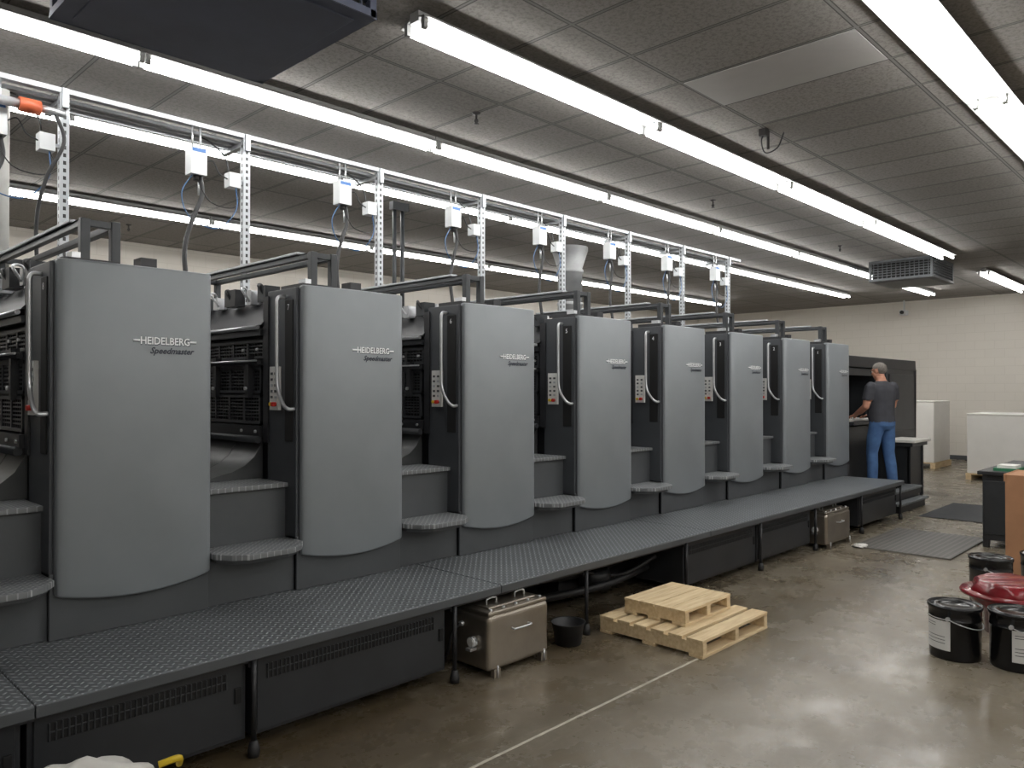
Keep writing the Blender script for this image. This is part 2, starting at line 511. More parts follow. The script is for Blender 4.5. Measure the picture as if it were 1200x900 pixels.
for i in range(5):
    yy = 4.42+i*.22
    b.tube(catmull([(.02, yy, 2.22), (-.01, yy+.05, 2.30), (.05, yy+.11, 2.31), (.1, yy+.15, 2.22)]), .008, 'silver' if i % 2 else 'hose', seg=6)
    b.lathe((.16, yy+.04, 2.2), [(0, .1), (.018, .1), (.022, .08), (.022, 0)], 'silver', 12)
top_me = b.mesh('top_fittings')
b = MB()
def bar(p0, p1, w, k):
    x0, x1 = sorted((p0[0], p1[0])); y0, y1 = sorted((p0[1], p1[1])); zz0, zz1 = sorted((p0[2], p1[2]))
    b.box(x0-w, x1+w, y0-w, y1+w, zz0-w, zz1+w, k)
for xx in (.16, .30):
    bar((xx, 4.12, 2.47), (xx, 5.7, 2.47), .017, 'frame')
    bar((xx, 4.12, 2.25), (xx, 4.12, 2.47), .022, 'frame')
    bar((xx, 5.7, 2.2), (xx, 5.7, 2.47), .02, 'frame')
bar((.16, 4.12, 2.47), (.30, 4.12, 2.47), .017, 'frame')
bar((.16, 5.7, 2.47), (.30, 5.7, 2.47), .017, 'frame')
b.box(.13, .19, 4.25, 5.72, 2.488, 2.505, 'galv')
guard_me = b.mesh('top_guard_frame')
b = MB()
b.tube(catmull([(-.02, 4.13, 2.20), (-.065, 4.13, 2.19), (-.07, 4.13, 2.1), (-.07, 4.13, 1.8), (-.07, 4.12, 1.66), (-.07, 4.06, 1.57), (-.06, 4.02, 1.54), (-.02, 4.02, 1.54)], 6), .011, 'silver', seg=8)
b.box(-.04, -.018, 4.17, 4.27, 1.53, 1.79, 'label')
for i in range(5):
    for j in range(2):
        b.box(-.045, -.038, 4.188+j*.045, 4.207+j*.045, 1.60+i*.035, 1.615+i*.035, 'skirt' if (i+j) % 3 else 'galv')
b.tube([(-.04, 4.20, 1.565), (-.065, 4.20, 1.565)], .014, 'red', 12)
b.tube([(-.04, 4.245, 1.565), (-.055, 4.245, 1.565)], .012, 'yellow', 12)
side_me = b.mesh('grab_handle_and_controls')
b = MB()
xa, xb = W-PITCH+.005, -.015
b.box(xa, xb, 4.02, 4.12, .49, .76, 'skirt')
poly = [(xa, 4.12), (xa, 3.93), (xa+.05, 3.84), (xa+.13, 3.79), (xb-.14, 3.79), (xb-.06, 3.84), (xb, 3.93), (xb, 4.12)]
b.prism(poly, 'z', .755, .785, 'diamond_step')
poly2 = [(xa+.02, 4.1), (xa+.02, 3.95), (xa+.07, 3.87), (xa+.14, 3.83), (xb-.15, 3.83), (xb-.08, 3.87), (xb-.02, 3.95), (xb-.02, 4.1)]
b.prism(poly2, 'z', .73, .756, 'skirt')
b.box(xa, xb, 4.12, 7.1, .49, 1.08, 'skirt')
b.box(xa, xb, 4.09, 7.1, 1.08, 1.105, 'diamond_step')
prof = [(.0, 1.40), (-.02, 1.31), (-.06, 1.24), (-.12, 1.19), (-.2, 1.155), (-.3, 1.135), (-.38, 1.11)]
for (ya, yb) in ((4.42, 4.74), (4.75, 5.3), (5.31, 5.9), (5.91, 6.5)):
    vs = [(x, ya, z) for x, z in prof]+[(x, yb, z) for x, z in prof]; n = len(prof)
    b.add(vs, [(i, i+1, n+i+1, n+i) for i in range(n-1)], 'sheet', True)
    b.prism([(xx, z) for xx, z in prof]+[(-.38, 1.1), (0.0, 1.1)], 'y', ya+.005, ya+.012, 'sheet')
steps_me = b.mesh('bay_steps')

def text_mesh(s, width, xr, zc, k, shear=0.0, name='lettering', offset=0.0, height=None):
    cu = bpy.data.curves.new(name, 'FONT'); cu.body = s; cu.resolution_u = 2
    cu.shear = shear; cu.offset = offset
    o = bpy.data.objects.new(name, cu); scene.collection.objects.link(o)
    dg = bpy.context.evaluated_depsgraph_get(); dg.update()
    me = bpy.data.meshes.new_from_object(o.evaluated_get(dg))
    bpy.data.objects.remove(o)
    xs = [v.co.x for v in me.vertices]; ys = [v.co.y for v in me.vertices]
    sc = width/(max(xs)-min(xs)); x0 = min(xs); ym = (max(ys)+min(ys))/2
    sz = sc if height is None else height/(max(ys)-min(ys))
    for v in me.vertices:
        x = xr-width+(v.co.x-x0)*sc; z = zc+(v.co.y-ym)*sz
        v.co = (x, surf(x)-.0025, z)
    me.materials.clear(); me.materials.append(M[k]); return me
t1 = text_mesh('HEIDELBERG', .245, .605, 1.895, 'logo', 0, 'maker_lettering', .018, .038)
t1b = text_mesh('HEIDELBERG', .249, .609, 1.892, 'logo_d', 0, 'maker_lettering_outline', .028, .040)  # dark printed outline behind the maker lettering
for v in t1b.vertices: v.co.y += .0015
t2 = text_mesh('Speedmaster', .225, .63, 1.842, 'logo_d', .35, 'model_lettering', .025, .042)
b = MB()
for x0, x1 in ((.325, .357), (.608, .64)):
    b.box(x0, x1, surf((x0+x1)/2)-.004, surf((x0+x1)/2)+.002, 1.891, 1.900, 'logo')
    b.box(x0, x1, surf((x0+x1)/2)-.003, surf((x0+x1)/2)+.002, 1.887, 1.891, 'logo_d')
dash_me = b.mesh('lettering_strokes')

for k in range(-1, 8):
    X = PX0+PITCH*k
    u = empty('press_unit', (X, 4.0, 0))
    u.parent = press; u.matrix_parent_inverse = Matrix.Translation(-press.location)
    def put(n, me, bev=0):
        o = bpy.data.objects.new(n, me); scene.collection.objects.link(o)
        o.parent = u; o.location = (0, -4.0, 0)
        if bev:
            bb = o.modifiers.new('bevel', 'BEVEL'); bb.width = bev; bb.segments = 2; bb.limit_method = 'ANGLE'; bb.angle_limit = math.radians(50)
        return o
    put('front_panel', panel_me, .012)
    put('tower', tower_me, .012)
    put('unit_body', body_me)
    put('top_fittings', top_me)
    put('top_guard_frame', guard_me, .004)
    put('grab_handle_and_controls', side_me)
    put('bay_steps', steps_me, .004)
    put('maker_lettering', t1); put('maker_lettering_outline', t1b)
    put('model_lettering', t2); put('lettering_strokes', dash_me)
    cu = bpy.data.curves.new('unit_number', 'FONT'); cu.body = str(8-k) if k >= 0 else 'L'; cu.size = .05; cu.resolution_u = 2
    cu.materials.append(M['logo'])
    o = bpy.data.objects.new('unit_number', cu); scene.collection.objects.link(o)
    o.parent = u; o.location = (-.0275, .09, 2.12)
    o.rotation_euler = (math.radians(90), 0, math.radians(-90))

b = MB(); b.box(-2.4, 10.95, 4.09, 7.2, 0, .49, 'cab')
b.box(-2.4, 10.95, 4.078, 4.1, .36, .49, 'skirt')
b.build('base_plinth', press)

# delivery end
b = MB()
x0, x1 = 10.78, 14.05
b.box(x0+.12, x1, 4.7, 7.2, .0, 2.05, 'black')
b.box(x0, x1, 4.1, 7.2, 1.98, 2.14, 'black')
b.box(x0, x0+.25, 4.08, 4.7, .27, 1.98, 'black')
b.box(12.55, x1, 4.1, 4.7, 0, 1.98, 'black')
b.box(x0, 12.6, 4.2, 4.7, 0, 1.12, 'cab')
b.box(11.05, 12.5, 4.02, 4.7, 1.15, 1.2, 'slat')
b.box(11.1, 12.0, 4.1, 4.6, 1.2, 1.235, 'paper')
b.box(12.5, 12.56, 4.06, 4.7, .27, 1.98, 'frame')
b.box(11.08, 12.5, 4.62, 4.69, 1.3, 1.85, 'slat')
b.box(11.08, 12.5, 4.15, 4.18, 1.86, 1.97, 'frame')
b.box(12.7, 13.9, 4.08, 4.1, 1.0, 1.9, 'cab')
b.box(12.7, 13.9, 4.08, 4.1, .2, .9, 'cab')
b.box(12.75, 12.95, 4.06, 4.09, 1.25, 1.45, 'slat')
b.build('delivery_unit', press, .01)
b = MB()
b.box(12.35, 13.15, 3.62, 4.06, .86, .90, 'paper')
b.box(12.38, 13.1, 3.66, 4.06, .80, .86, 'slat')
b.box(12.42, 13.05, 3.72, 4.04, .06, .80, 'cab')
for xx in (12.42, 13.0):
    b.box(xx, xx+.05, 3.7, 3.75, 0, .8, 'black')
b.build('delivery_shelf', press, .006)

# ------------------------------------------------------------------ walkway
walk = empty('diamond_plate_walkway', (4, 3.65, 0))
b = MB()
edges = [-2.4, .82, 3.25, 5.70, 8.15, 10.58]
for i in range(5):
    b.box(edges[i]+.002, edges[i+1]-.002, 3.23, 4.075, .462, .49, 'diamond')
    b.box(edges[i]+.002, edges[i+1]-.002, 3.225, 3.245, .44, .486, 'skirt')
b.build('tread_plates', walk, .004)
b = MB()
b.box(-2.4, 10.56, 3.26, 3.30, .42, .462, 'black')
b.box(-2.4, 10.56, 3.98, 4.02, .40, .462, 'black')
for xx in (.40, 1.69, 2.90, 4.09, 5.36, 6.64, 7.86, 9.15, 10.5):
    b.tube([(xx, 3.25, .07), (xx, 3.25, .45)], .013, 'black', 10)
    b.lathe((xx, 3.25, 0), [(.0, .0), (.026, 0), (.028, .03), (.018, .07), (0, .075)], 'hose', 14)
    b.box(xx-.02, xx+.02, 3.26, 4.0, .40, .44, 'black')
b.build('support_legs', walk)
def cabinet(x0, x1):
    b = MB()
    z0c, z1c = .07, .435
    b.box(x0, x1, 3.30, 3.75, z0c, z1c, 'cab')
    b.box(x0+.02, x1-.02, 3.285, 3.305, z0c+.02, z1c-.01, 'cab')
    va, vb = x0+.07, x1-.1
    b.box(va, vb, 3.281, 3.287, z1c-.115, z1c-.045, 'vblack')
    n = int((vb-va)/.022)
    for i in range(n+1):
        xx = va+(vb-va)*i/n
        b.box(xx-.004, xx+.004, 3.276, 3.286, z1c-.115, z1c-.045, 'cab')
    b.box(va, vb, 3.277, 3.286, z1c-.083, z1c-.077, 'cab')
    b.box(x1-.06, x1-.03, 3.277, 3.287, z1c-.19, z1c-.12, 'vblack')
    b.build('under_walkway_cabinet', walk, .006)
for a in ((-1.6, -.5), (-.45, .38), (.42, .79), (.81, 1.675), (1.705, 2.87), (5.39, 6.62), (6.66, 7.82), (9.17, 10.46)):
    cabinet(*a)
b = MB()
for i, (ya, za) in enumerate(((3.62, .16), (3.80, .24), (3.72, .33))):
    b.tube(catmull([(2.95, ya, za), (3.9, ya+.05, za+.02*i), (4.7, ya-.04, za), (5.35, ya, za+.03)]), .03+.012*i, 'hose', 10)
b.tube(catmull([(3.7, 3.7, .3), (4.2, 3.7, .36), (4.9, 3.6, .2), (5.3, 3.5, .3)]), .018, 'hose', 8)
b.box(4.5, 5.3, 3.85, 4.05, .05, .4, 'black')
b.lathe((4.75, 3.7, .12), [(0, .14), (.12, .14), (.13, .1), (.13, 0), (0, 0)], 'cab', 20)
b.build('service_hoses', walk)

b = MB()
b.box(10.62, 12.2, 3.48, 4.07, .235, .27, 'diamond')
b.box(10.64, 12.18, 3.52, 4.07, .03, .235, 'black')
b.box(10.9, 12.1, 3.36, 3.5, .10, .13, 'diamond')
b.box(10.95, 12.05, 3.40, 3.5, 0, .10, 'black')
b.build('delivery_step', bevel=.005, loc=(11.4, 3.7, 0))

# ------------------------------------------------------------------ steel tanks
def tank(x0, x1, y0, y1, h, nm='steel_fluid_tank'):
    e = empty(nm, ((x0+x1)/2, (y0+y1)/2, 0))
    b = MB(); b.box(x0, x1, y0, y1, .035, h-.03, 'steel'); b.build('tank_body', e, .03, seg=4)
    b = MB(); b.box(x0+.01, x1-.01, y0+.01, y1-.01, h-.035, h-.012, 'steel')
    b.box(x0+.06, x1-.06, y0+.06, y1-.06, h-.012, h, 'steel'); b.build('tank_lid', e, .006)
    b = MB()
    for i in range(5):
        xx = x0+.05+(x1-x0-.1)*i/4
        for yy in (y0+.035, y1-.035):
            b.tube([(xx, yy, h-.015), (xx, yy, h)], .011, 'silver', 6)
    for xx in (x0+.14, x1-.14):
        b.tube(catmull([(xx-.04, y0+.12, h), (xx-.035, y0+.12, h+.03), (xx+.035, y0+.12, h+.03), (xx+.04, y0+.12, h)]), .006, 'silver', 6)
    zc = h*.66; xm = (x0+x1)/2
    b.tube(catmull([(xm-.07, y0, zc), (xm-.065, y0-.03, zc), (xm+.065, y0-.03, zc), (xm+.07, y0, zc)]), .006, 'silver')
    for xx in (x0+.06, x1-.06):
        b.box(xx-.025, xx+.025, y0-.012, y0+.02, 0, .05, 'steel')
        b.tube([(xx, y0-.015, .0), (xx, y0-.015, .07)], .006, 'silver', 6)
        b.box(xx-.025, xx+.025, y1-.02, y1, 0, .05, 'steel')
    ym = y0+.12
    b.tube([(x0-.03, ym, h*.5), (x0, ym, h*.5)], .03, 'white', 16)
    b.tube([(x0-.034, ym, h*.5), (x0-.03, ym, h*.5)], .024, 'label', 16)
    b.tube([(x0-.02, ym+.1, h*.72), (x0+.02, ym+.1, h*.72)], .015, 'silver', 10)
    b.tube(catmull([(x0-.02, ym+.1, h*.72), (x0-.06, ym+.12, h*.6), (x0-.06, ym+.16, h*.3), (x0-.02, ym+.25, .02)]), .01, 'hose', 8)
    b.box(x0-.05, x0, ym-.02, ym+.02, h*.38, h*.42, 'silver')
    b.build('tank_fittings', e)
tank(3.06, 3.58, 3.14, 3.56, .385)
tank(7.98, 8.62, 3.18, 3.56, .385)
b = MB()
b.lathe((3.86, 3.22, 0), [(0, .002), (.085, .002), (.105, .14), (.115, .145), (.108, .138), (.082, .012), (0, .012)], 'hose', 32)
b.build('drip_pan', loc=(3.86, 3.22, 0))
b = MB()
def crump(d):
    n = 0.8+0.35*math.sin(7*d.x+3*d.y)*math.cos(5*d.y-4*d.z)
    return Vector((d.x*n, d.y*n, max(d.z, -.3)*n+.3))
b.ell((8.35, 2.98, 0.0), (.10, .08, .03), 'bag', fn=crump); b.build('cleaning_rag', loc=(8.35, 2.98, 0))

# ------------------------------------------------------------------ pallets
def pallet(name, x0, x1, y0, y1, z0, h, ns, solid=False):
    b = MB()
    t = .02
    nst = 3
    for i in range(nst):
        xx = x0+(x1-x0-.045)*i/(nst-1)
        b.box(xx, xx+.045, y0, y1, z0+t, z0+h-t, 'wood')
    n = ns; w = (y1-y0)/n
    for i in range(n):
        g = .0025 if solid else w*.12
        b.box(x0-.005, x1+.005, y0+i*w+(0 if i == 0 else g), y0+(i+1)*w-(0 if i == n-1 else g), z0+h-t, z0+h, 'wood')
    for yy in (y0, (y0+y1)/2-.05, y1-.1):
        b.box(x0-.005, x1+.005, yy, yy+.1, z0, z0+t, 'wood')
    return b.build(name, bevel=.003, loc=((x0+x1)/2, (y0+y1)/2, z0))
pallet('wooden_pallet', 4.20, 5.06, 2.43, 3.22, 0, .115, 6)
pallet('small_wooden_pallet', 4.36, 4.95, 2.65, 3.13, .1155, .105, 4, True)

# ------------------------------------------------------------------ overhead rack
rack = empty('overhead_utility_rack', (6, 5.7, 3.6))
RY = 5.64
b = MB()
b.box(-2.0, 10.83, RY-.03, RY+.03, 3.60, 3.635, 'galv')
for i, (dy, zz, rr) in enumerate(((.09, 3.59, .012), (.17, 3.59, .010), (.25, 3.59, .010), (.33, 3.60, .013))):
    b.box(-2.0, 10.8, RY+dy-rr, RY+dy+rr, zz-rr, zz+rr, 'galv')
b.tube([(-2.0, RY+.13, 3.60), (10.8, RY+.13, 3.60)], .009, 'hose', 6)
b.tube([(-2.0, RY+.21, 3.60), (10.8, RY+.21, 3.60)], .009, 'hose', 6)
for k in range(-2, 8):
    X = 1.58+1.27*k
    b.box(X-.022, X+.022, RY-.03, RY+.36, 3.545, 3.58, 'galv')
    b.box(X-.02, X+.02, RY-.05, RY-.03, 3.50, 3.63, 'galv')
b.build('rails', rack, .003)
b = MB(); b.box(-.027, .027, -.027, .027, 0, 1.47, 'perf'); post_me = b.mesh('rack_post')
b = MB()
b.box(-.45, -.33, -.06, .04, 1.0, 1.20, 'white'); b.box(-.44, -.34, -.062, -.055, 1.165, 1.19, 'bluecap')
b.box(-.15, -.06, -.05, .04, .96, 1.07, 'white')
b.tube([(-.36, -.01, 1.2), (-.36, -.01, 1.36)], .008, 'silver'); b.tube([(-.42, -.01, 1.2), (-.42, -.01, 1.36)], .008, 'silver')
b.box(-.12, 0, -.01, .01, 1.0, 1.02, 'galv')
b.tube(catmull([(-.36, -.01, 1.0), (-.35, -.02, .86), (-.42, -.05, .70), (-.50, -.1, .5), (-.53, -.15, .3), (-.5, -.2, .0), (-.45, -.3, -.0)]), .017, 'hose', 8)
b.tube(catmull([(-.42, -.01, 1.0), (-.50, -.02, .85), (-.45, -.04, .68), (-.25, -.05, .62), (-.1, -.05, .78), (-.09, -.03, .96)]), .0042, 'blue', 6)
b.tube(catmull([(-.08, -.01, .96), (-.06, -.02, .88), (-.12, -.03, .8), (-.3, -.04, .82), (-.4, -.02, 1.0)]), .004, 'hose', 6)
b.tube(catmull([(-.12, .02, 1.07), (-.14, .05, 1.2), (-.22, .1, 1.3), (-.28, .14, 1.34)]), .006, 'hose', 6)
b.tube(catmull([(-.33, .0, 1.1), (-.27, -.02, 1.13), (-.22, -.02, 1.05), (-.15, -.01, 1.02)]), .005, 'hose', 6)
b.tube([(-.39, -.01, .96), (-.39, -.01, 1.0)], .022, 'sprk', 10)
b.tube([(-.36, .0, .86), (-.36, .0, .97)], .013, 'silver', 10)
valve_me = b.mesh('valve_box_and_hoses')
for k in range(-1, 8):
    X = 1.58+1.27*k
    o = bpy.data.objects.new('rack_post', post_me); scene.collection.objects.link(o)
    o.parent = rack; o.matrix_parent_inverse = Matrix.Translation(-rack.location); o.location = (X, RY, 2.13)
    o = bpy.data.objects.new('valve_box_and_hoses', valve_me); scene.collection.objects.link(o)
    o.parent = rack; o.matrix_parent_inverse = Matrix.Translation(-rack.location); o.location = (X, RY, 2.24)
b = MB()
b.tube([(1.30, RY-.1, 3.44), (1.42, RY-.1, 3.44)], .045, 'orange', 14)
b.tube([(0.4, RY-.1, 3.44), (1.30, RY-.1, 3.44)], .03, 'galv', 14)
b.tube([(1.42, RY-.1, 3.44), (1.56, RY-.1, 3.44)], .025, 'silver', 14)
b.tube(catmull([(1.5, RY-.1, 3.44), (1.55, RY-.12, 3.25), (1.45, RY-.12, 3.0), (1.4, RY-.1, 2.7), (1.42, RY-.1, 2.2)]), .012, 'hose', 8)
b.build('coupling', rack)
b = MB(); b.tube([(1.255, 5.72, 2.14), (1.255, 5.72, 3.56)], .038, 'pvc', 16); b.build('vertical_pipe', rack)
b = MB()
for dx in (0, .1):
    b.tube([(4.72+dx, 6.2, 2.1), (4.72+dx, 6.2, 3.5)], .022, 'frame', 10)
b.box(4.68, 4.88, 6.17, 6.23, 3.46, 3.54, 'frame')
b.build('lift_column', press)
b = MB()
b.lathe((9.16, 7.6, 0), [(.19, 0), (.19, 3.45), (.21, 3.45), (.21, 3.5), (.19, 3.52), (.28, 3.8), (.28, ZC-.002)], 'duct', 28)
for zz in (2.4, 2.95): b.lathe((9.16, 7.6, zz), [(.19, 0), (.2, .01), (.2, .04), (.19, .05)], 'duct', 28)
b.build('round_air_duct', loc=(9.16, 7.6, 0))

def sprinkler(px, py):
    d = (ZC-.06-1.65)*900/(457-py); r = (px-600)/900*d
    X = .7193*d+.6947*r; Y = .6947*d-.7193*r
    b = MB()
    b.lathe((X, Y, ZC), [(0, -.002), (.034, -.002), (.03, -.012), (.01, -.018), (.008, -.05), (.018, -.06), (.017, -.075), (.005, -.085), (.024, -.09), (0, -.092)], 'sprk', 16)
    b.build('ceiling_sprinkler', loc=(X, Y, ZC))
for p in ((558, 140), (836, 240), (985, 292), (150, 268), (905, 330)):
    sprinkler(*p)
b = MB()
X, Y = 6.15, 2.95
b.tube(catmull([(X, Y, ZC-.004), (X-.05, Y+.02, ZC-.1), (X-.02, Y, ZC-.2), (X+.1, Y-.05, ZC-.14), (X+.16, Y-.08, ZC-.004)]), .006, 'hose', 6)
b.box(X-.06, X+.0, Y-.02, Y+.04, ZC-.06, ZC-.001, 'sprk')
b.tube([(X+.03, Y, ZC-.002), (X+.03, Y, ZC-.16)], .012, 'sprk', 8)
b.build('hanging_cable', loc=(X, Y, ZC))
b = MB()
b.tube([(20.2, 6.15, ZC-.001), (20.2, 6.15, 3.6)], .02, 'white', 10)
b.box(20.05, 20.3, 6.08, 6.22, 3.48, 3.6, 'white'); b.tube([(20.0, 6.15, 3.54), (20.06, 6.15, 3.54)], .045, 'hose', 14)
b.build('security_camera', bevel=.01, loc=(20.2, 6.15, ZC))

# ------------------------------------------------------------------ floor items
b = MB(); b.box(-1.0, 4.19, 2.456, 2.472, 0, .0015, 'line'); b.build('floor_marking_line')  # white marking line painted on the floor
b = MB(); b.box(10.9, 12.5, 2.35, 3.15, 0, .012, 'mat'); b.build('rubber_floor_mat', bevel=.004, loc=(11.7, 2.75, 0))
b = MB(); b.box(8.3, 9.75, 2.12, 3.05, 0, .015, 'grate'); b.build('floor_grate', loc=(9, 2.5, 0))

def pail(X, Y, ang, lid='pail', h=.345, r=.148):
    b = MB()
    b.lathe((0, 0, 0), [(0, .004), (r*.93, .004), (r*.955, 0), (r*.96, .012), (r*.975, h*.74), (r, h*.745), (r, h*.76), (r*.98, h*.77), (r*.99, h-.02), (r*1.03, h-.018), (r*1.035, h), (r*1.0, h+.004), (r*.97, h-.008), (0, h-.006)], 'pail', 40)
    b.lathe((0, 0, 0), [(r*.9, h-.006), (r*.88, h+.001), (r*.6, h+.001), (r*.58, h-.005)], lid, 40)
    n = 14; vs = []
    for i in range(n+1):
        q = ang-.6+1.2*i/n
        rr = r*.98+.0015
        vs += [(rr*math.cos(q), rr*math.sin(q), .06), (rr*math.cos(q), rr*math.sin(q), .25)]
    b.add(vs, [(2*i, 2*i+1, 2*i+3, 2*i+2) for i in range(n)], 'label', True)
    for zz in (.10, .12, .14, .20, .215):
        vs = []
        for i in range(n+1):
            q = ang-.5+(.9 if zz < .18 else .5)*i/n; rr = r*.98+.003
            vs += [(rr*math.cos(q), rr*math.sin(q), zz), (rr*math.cos(q), rr*math.sin(q), zz+.004)]
        b.add(vs, [(2*i, 2*i+1, 2*i+3, 2*i+2) for i in range(n)], 'skirt', True)
    pts = []
    for i in range(15):
        q = math.pi*i/14
        pts.append(((r+.012)*math.cos(q), -(r+.012)*math.sin(q)*.96, h*.8-.06*math.sin(q)))
    b.tube(pts, .003, 'silver', 6)
    b.tube([(r*.98, 0, h*.8), (r+.02, 0, h*.8)], .012, 'silver', 10); b.tube([(-r*.98, 0, h*.8), (-r-.02, 0, h*.8)], .012, 'silver', 10)
    me = b.mesh('ink_pail')
    o = bpy.data.objects.new('ink_pail', me); scene.collection.objects.link(o); o.location = (X, Y, 0); return o
pail(5.36, 1.345, math.radians(150), h=.32)
pail(5.41, 1.025, math.radians(215), h=.33, r=.148)
pail(6.85, 1.47, math.radians(215), h=.36)
pail(7.25, 1.20, math.radians(200), lid='silver', h=.36)
# red tub: broad shallow tub with rim, film-wrapped top, carried on a pail
b = MB()
def red(d):
    k = max(abs(d.x), abs(d.y))
    n = .9+.06*math.sin(9*d.x+4*d.z)*math.cos(7*d.y)+.08/(k+.4)
    return Vector((d.x*n, d.y*n, math.copysign(min(1, abs(d.z)*1.9), d.z)*(.97+.05*math.sin(8*d.x+6*d.y))))
b.ell((6.12, 1.20, .285), (.27, .23, .075), 'redfilm', 40, 24, fn=red)
b.lathe((6.12, 1.20, 0), [(0, 0), (.15, 0), (.16, .16), (.2, .165), (.24, .22), (.25, .26)], 'redfilm', 36)
b.lathe((6.12, 1.20, .255), [(.2, .0), (.295, .0), (.30, .012), (.29, .028), (.2, .03)], 'redfilm', 36)
b.build('red_wrapped_ink_tub', loc=(6.12, 1.20, 0))
b = MB()
b.box(7.94, 8.5, .95, 1.59, .0, .9, 'card')
b.box(7.938, 7.941, 1.24, 1.30, 0, .9, 'wood')
b.box(7.93, 8.5, 1.585, 1.60, .84, .905, 'card')
b.build('cardboard_box', bevel=.005, loc=(8.2, 1.25, 0))
wb = empty('ink_work_bench', (9.9, 1.5, 0))
b = MB()
b.box(9.22, 10.9, .9, 2.10, .76, .80, 'black')
b.box(9.26, 10.86, .94, 2.06, .08, .76, 'cab')
for xx in (9.26, 10.8):
    for yy in (.94, 2.0): b.box(xx, xx+.06, yy, yy+.06, 0, .1, 'black')
for i in range(3):
    b.box(9.25, 9.262, 1.0+i*.36, 1.33+i*.36, .14, .70, 'frame')
b.build('cabinet', wb, .006)
b = MB()
b.lathe((9.35, 1.62, .8), [(0, 0), (.05, 0), (.05, .14), (.02, .17), (.02, .2), (0, .2)], 'red', 20)
b.box(9.35, 9.65, 1.76, 1.98, .8, .83, 'green'); b.box(9.38, 9.62, 1.78, 1.95, .83, .86, 'paper')
b.lathe((9.7, 1.5, .8), [(0, 0), (.07, 0), (.07, .1), (0, .1)], 'silver', 20)
b.lathe((9.4, 1.35, .8), [(0, 0), (.08, 0), (.085, .12), (0, .12)], 'pail', 20)
b.build('bench_items', wb)
def skid(x0, x1, y0, y1, h):
    e = empty('paper_stack_on_pallet', ((x0+x1)/2, (y0+y1)/2, 0))
    b = MB()
    for i in range(3):
        yy = y0+(y1-y0-.09)*i/2
        b.box(x0, x1, yy, yy+.09, 0, .1, 'wood')
    for i in range(6):
        xx = x0+(x1-x0-.1)*i/5; b.box(xx, xx+.1, y0, y1, .1, .12, 'wood')
    b.build('pallet', e, .003)
    b = MB(); b.box(x0+.02, x1-.02, y0+.02, y1-.02, .121, h-.03, 'paper'); b.box(x0+.01, x1-.01, y0+.01, y1-.01, h-.03, h, 'paper')
    b.build('wrapped_paper', e, .015)
skid(16.0, 17.2, 2.45, 3.83, 1.22)
skid(17.7, 18.9, 4.8, 6.0, 1.42)
b = MB()
def bagf(d):
    n = .88+.1*math.sin(6*d.x+5*d.z)*math.cos(7*d.y+2)+.05*math.sin(17*d.x-9*d.y)
    return Vector((d.x*n, d.y*n, d.z*(.93+.08*math.sin(9*d.x)*math.cos(8*d.y))))
b.ell((.82, 2.84, .20), (.34, .17, .215), 'bag', 48, 32, fn=bagf)
b.tube(catmull([(1.08, 2.76, .34), (1.14, 2.74, .35), (1.16, 2.78, .31)]), .012, 'yellow', 8)
b.build('white_sack', loc=(.82, 2.84, 0))

# ------------------------------------------------------------------ operator
def remeshed(b, vox, smooth_it, name):
    me = b.mesh(name+'_tmp'); o = bpy.data.objects.new(name+'_tmp', me); scene.collection.objects.link(o)
    r = o.modifiers.new('r', 'REMESH'); r.mode = 'VOXEL'; r.voxel_size = vox
    s = o.modifiers.new('s', 'SMOOTH'); s.iterations = smooth_it; s.factor = .5
    dg = bpy.context.evaluated_depsgraph_get(); dg.update()
    out = bpy.data.meshes.new_from_object(o.evaluated_get(dg)); bpy.data.objects.remove(o)
    out.name = name; out.materials.clear(); return out

op = empty('press_operator', (0, 0, 0))
b = MB()
def loft(secs):
    seg = 24; vs = []
    for cx, cy, z, rx, ry in secs:
        for j in range(seg):
            q = 2*math.pi*j/seg; c, s_ = math.cos(q), math.sin(q)
            vs.append((cx+rx*math.copysign(abs(c)**.85, c), cy+ry*math.copysign(abs(s_)**.85, s_), z))
    n = len(secs)
    fs = [(i*seg+j, i*seg+(j+1) % seg, (i+1)*seg+(j+1) % seg, (i+1)*seg+j) for i in range(n-1) for j in range(seg)]
    fs += [tuple(range(seg))[::-1], tuple(range((n-1)*seg, n*seg))]
    b.add(vs, fs, 'skin', True)
loft([(0, -.01, .82, .12, .10), (0, -.02, .88, .18, .13), (0, -.01, .95, .185, .138), (0, .01, 1.02, .188, .15), (0, .015, 1.10, .19, .15),
      (0, .005, 1.2, .195, .142), (0, .0, 1.30, .208, .138), (0, -.005, 1.38, .214, .126), (0, -.01, 1.44, .185, .1), (0, -.01, 1.48, .118, .074), (0, .0, 1.51, .066, .062), (0, .02, 1.57, .058, .06)])
def limb(pts, radii, sx=1.0):
    b.tube(pts, 1, 'skin', 16, True, radii, sx)
    for p, r in zip(pts, radii): b.ell(p, (r, r, r), 'skin', 14, 10)
for sg in (-1, 1):
    st = .06 if sg < 0 else -.05
    limb([(sg*.092, -.01, .88), (sg*.108, .01+st*.3, .70), (sg*.118, .02+st*.6, .50), (sg*.122, -.005+st*.8, .32), (sg*.127, -.02+st, .10)], [.104, .097, .077, .074, .066])
    b.ell((sg*.135, .055+st, .045), (.048, .14, .045), 'skin')
    b.box(sg*.135-.04, sg*.135+.04, -.06+st, .16+st, .0, .04, 'skin')
    b.ell((sg*.125, -.03+st, .06), (.045, .05, .06), 'skin')
LA = [(-.2, -.01, 1.425), (-.24, .0, 1.28), (-.265, .015, 1.15), (-.245, .13, 1.08), (-.20, .27, 1.03)]
RA = [(.2, -.01, 1.425), (.24, .01, 1.29), (.26, .05, 1.16), (.208, .16, 1.09), (.13, .29, 1.035)]
